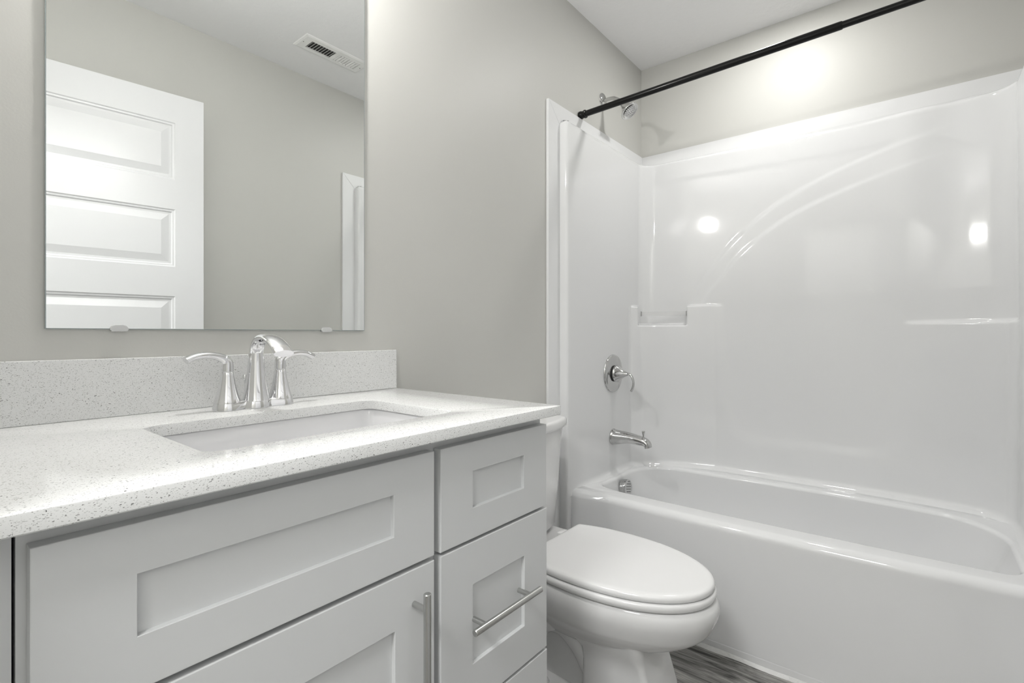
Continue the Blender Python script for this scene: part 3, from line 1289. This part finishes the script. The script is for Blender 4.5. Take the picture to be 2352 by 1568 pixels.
# bowl
m = MB()
zb = .3835
R = []
SECT = ((.150, -.24, -.690, zb), (.178, -.215, -.722, zb), (.185, -.208, -.731, zb - .004), (.1895, -.203, -.738, zb - .014),
                       (.191, -.202, -.740, zb - .028), (.189, -.203, -.737, zb - .045), (.182, -.205, -.726, zb - .070), (.172, -.208, -.710, zb - .095),
                       (.152, -.212, -.675, zb - .122), (.128, -.216, -.628, zb - .148), (.105, -.220, -.575, zb - .172), (.086, -.225, -.530, zb - .190), (.07, -.23, -.49, zb - .20))
R.append(egg(*SECT[0]))
P1_ = spline([v[:3] for v in SECT[1:]], 4)
Z1_ = spline([(v[3], 0, 0) for v in SECT[1:]], 4)
for v, zz in zip(P1_, Z1_):
    R.append(egg(v.x, v.y, v.z, zz.x))
m.loft(R)


def rr2(x0, x1, y0, y1, r, z, n=6):
    return [(x, y, z) for x, y in rrect(x0, x1, y0, y1, r, n)]


# deck and rear body
m.loft([rr2(TCX - .115, TCX + .115, -.30, -.035, .03, .20), rr2(TCX - .135, TCX + .135, -.30, -.030, .03, .27), rr2(TCX - .160, TCX + .160, -.30, -.025, .03, .345),
        rr2(TCX - .165, TCX + .165, -.30, -.022, .03, .385), rr2(TCX - .160, TCX + .160, -.295, -.027, .027, .392)])
# pedestal front
R = []
for (w, y0, y1, z, r) in ((.102, -.618, -.385, .0, .016), (.102, -.618, -.385, .012, .016), (.096, -.610, -.388, .02, .016), (.093, -.603, -.388, .09, .016),
                          (.089, -.586, -.388, .15, .016), (.089, -.575, -.380, .185, .018), (.108, -.575, -.35, .215, .03), (.122, -.58, -.30, .255, .03), (.135, -.58, -.25, .30, .03)):
    R.append(rr2(TCX - w, TCX + w, y0, y1, r, z))
m.loft(R)
# upper rear mass of the trapway housing
R = []
for (w, yf, zlo, y) in ((.108, 0, .190, -.40), (.110, 0, .205, -.36), (.112, 0, .235, -.32), (.112, 0, .285, -.29), (.112, 0, .31, -.27)):
    R.append([(TCX - w, y, .38), (TCX - w, y, zlo + .03), (TCX - w + .03, y, zlo), (TCX + w - .03, y, zlo), (TCX + w, y, zlo + .03), (TCX + w, y, .38)])
m.loft(R)
# narrow core with base foot
m.loft([rr2(TCX - .125, TCX + .125, -.50, -.09, .04, .0), rr2(TCX - .125, TCX + .125, -.50, -.09, .04, .018), rr2(TCX - .112, TCX + .112, -.49, -.10, .04, .028),
        rr2(TCX - .065, TCX + .065, -.48, -.11, .04, .045), rr2(TCX - .06, TCX + .06, -.48, -.11, .04, .26)])
# trapway bulge on both sides
for s in (-1, 1):
    path = [(TCX + s * .055, -.40, .10), (TCX + s * .062, -.36, .165), (TCX + s * .062, -.30, .20), (TCX + s * .062, -.24, .185), (TCX + s * .064, -.21, .13), (TCX + s * .064, -.20, .06), (TCX + s * .064, -.20, .02)]
    m.sweep(spline(path, 6), [(.022, .028)] * 37, (1, 0, 0), n=24)
m.build('bowl', M_porc, tr, smooth=True, angle=40)
for s in (-1, 1):
    m = MB()
    m.lathe([(.016, 0), (.016, .008), (.013, .016), (.007, .020), (.0005, .021)], (TCX + s * .100, -.265, .0275), 'z', n=24)
    m.build('bolt_cap', M_porc, tr, smooth=True)


def tank_ring(w, yb, yf, bow, z, r=.02, n=10):
    pts = []
    # back edge straight, front edge bowed
    pts.append((TCX + w, yb, z))
    pts.append((TCX - w, yb, z))
    N_ = 26
    for k in range(N_ + 1):
        u = -1 + 2 * k / N_
        y = yf + bow * (abs(u) ** 2.4)
        if abs(u) > .93:
            y += (abs(u) - .93) / .07 * .012
        pts.append((TCX + w * u, y, z))
    return pts


m = MB()
m.loft([tank_ring(.150, -.03, -.150, .030, .400), tank_ring(.163, -.028, -.160, .033, .412), tank_ring(.178, -.026, -.168, .036, .55),
        tank_ring(.190, -.024, -.176, .040, .70), tank_ring(.194, -.022, -.180, .040, .752)])
m.build('tank', M_porc, tr, smooth=True, angle=40)
m = MB()
m.loft([tank_ring(.196, -.016, -.186, .042, .752), tank_ring(.203, -.014, -.193, .043, .756), tank_ring(.205, -.013, -.195, .043, .765), tank_ring(.2045, -.0135, -.1945, .043, .7785),
        tank_ring(.2025, -.015, -.1925, .043, .7835), tank_ring(.198, -.018, -.188, .043, .786), tank_ring(.188, -.024, -.178, .043, .7865)])
m.build('tank_lid', M_porc, tr, smooth=True, angle=50)
m = MB()
m.lathe([(.012, 0), (.012, .006), (.007, .010)], (TCX - .12, -.170, .71), 'y', n=20)
m.bbox((TCX - .13, -.180, .704), (TCX - .05, -.186, .716), .002)
m.build('flush_lever', M_chrome, tr, smooth=True)

# ------------------------------------------------------------------ ceiling register (seen in the mirror)
VX0, VX1, VY0, VY1 = 1.205, 1.550, -1.205, -1.072
vt = thing('ceiling_vent', 'white rectangular metal air register with two louvre banks on the ceiling', 'vent', ((VX0 + VX1) / 2, (VY0 + VY1) / 2, ZC))
m = MB()
zc0 = ZC - .0003
fx0, fx1, fy0, fy1 = VX0, VX1, VY0, VY1
ox0, ox1, oy0, oy1 = VX0 + .045, VX1 - .035, VY0 + .030, VY1 - .035
def fl(a, b_, c, d, z):
    return [(a, c, z), (b_, c, z), (b_, d, z), (a, d, z)]
m.loft([fl(fx0, fx1, fy0, fy1, zc0), fl(fx0 + .002, fx1 - .002, fy0 + .002, fy1 - .002, ZC - .004), fl(fx0 + .010, fx1 - .010, fy0 + .010, fy1 - .010, ZC - .007),
        fl(ox0, ox1, oy0, oy1, ZC - .007), fl(ox0, ox1, oy0, oy1, zc0)], False, False)
xm = ox0 + .135
m.box((xm - .006, oy0, ZC - .0069), (xm + .012, oy1, ZC - .001))
m.build('frame', M_vent, vt)
m = MB()
m.box((ox0, oy0, ZC - .0006), (ox1, oy1, ZC - .0001))
m.build('duct_opening', M_duct, vt)
m = MB()
k = 0
x = ox0 + .004
while x < xm - .008:
    m.add([(x, oy0, ZC - .0068), (x + .0035, oy0, ZC - .0010), (x + .0035, oy1, ZC - .0010), (x, oy1, ZC - .0068),
           (x + .0012, oy0, ZC - .0068), (x + .0047, oy0, ZC - .0010), (x + .0047, oy1, ZC - .0010), (x + .0012, oy1, ZC - .0068)],
          [(0, 1, 2, 3), (4, 5, 6, 7), (0, 3, 7, 4), (1, 2, 6, 5)])
    x += .0142
x = xm + .012
while x < ox1 - .004:
    m.add([(x + .011, oy0, ZC - .0068), (x, oy0, ZC - .0012), (x, oy1, ZC - .0012), (x + .011, oy1, ZC - .0068),
           (x + .0098, oy0, ZC - .0068), (x - .001, oy0, ZC - .0012), (x - .001, oy1, ZC - .0012), (x + .0098, oy1, ZC - .0068)],
          [(0, 1, 2, 3), (4, 5, 6, 7), (0, 3, 7, 4), (1, 2, 6, 5)])
    x += .0142
m.build('louvres', M_vent, vt)
for x in (VX0 + .018, VX1 - .018):
    m = MB()
    m.lathe([(.0035, 0), (.0028, -.0015)], (x, (VY0 + VY1) / 2, ZC - .0068), 'z', n=12)
    m.build('screw', M_nick, vt)
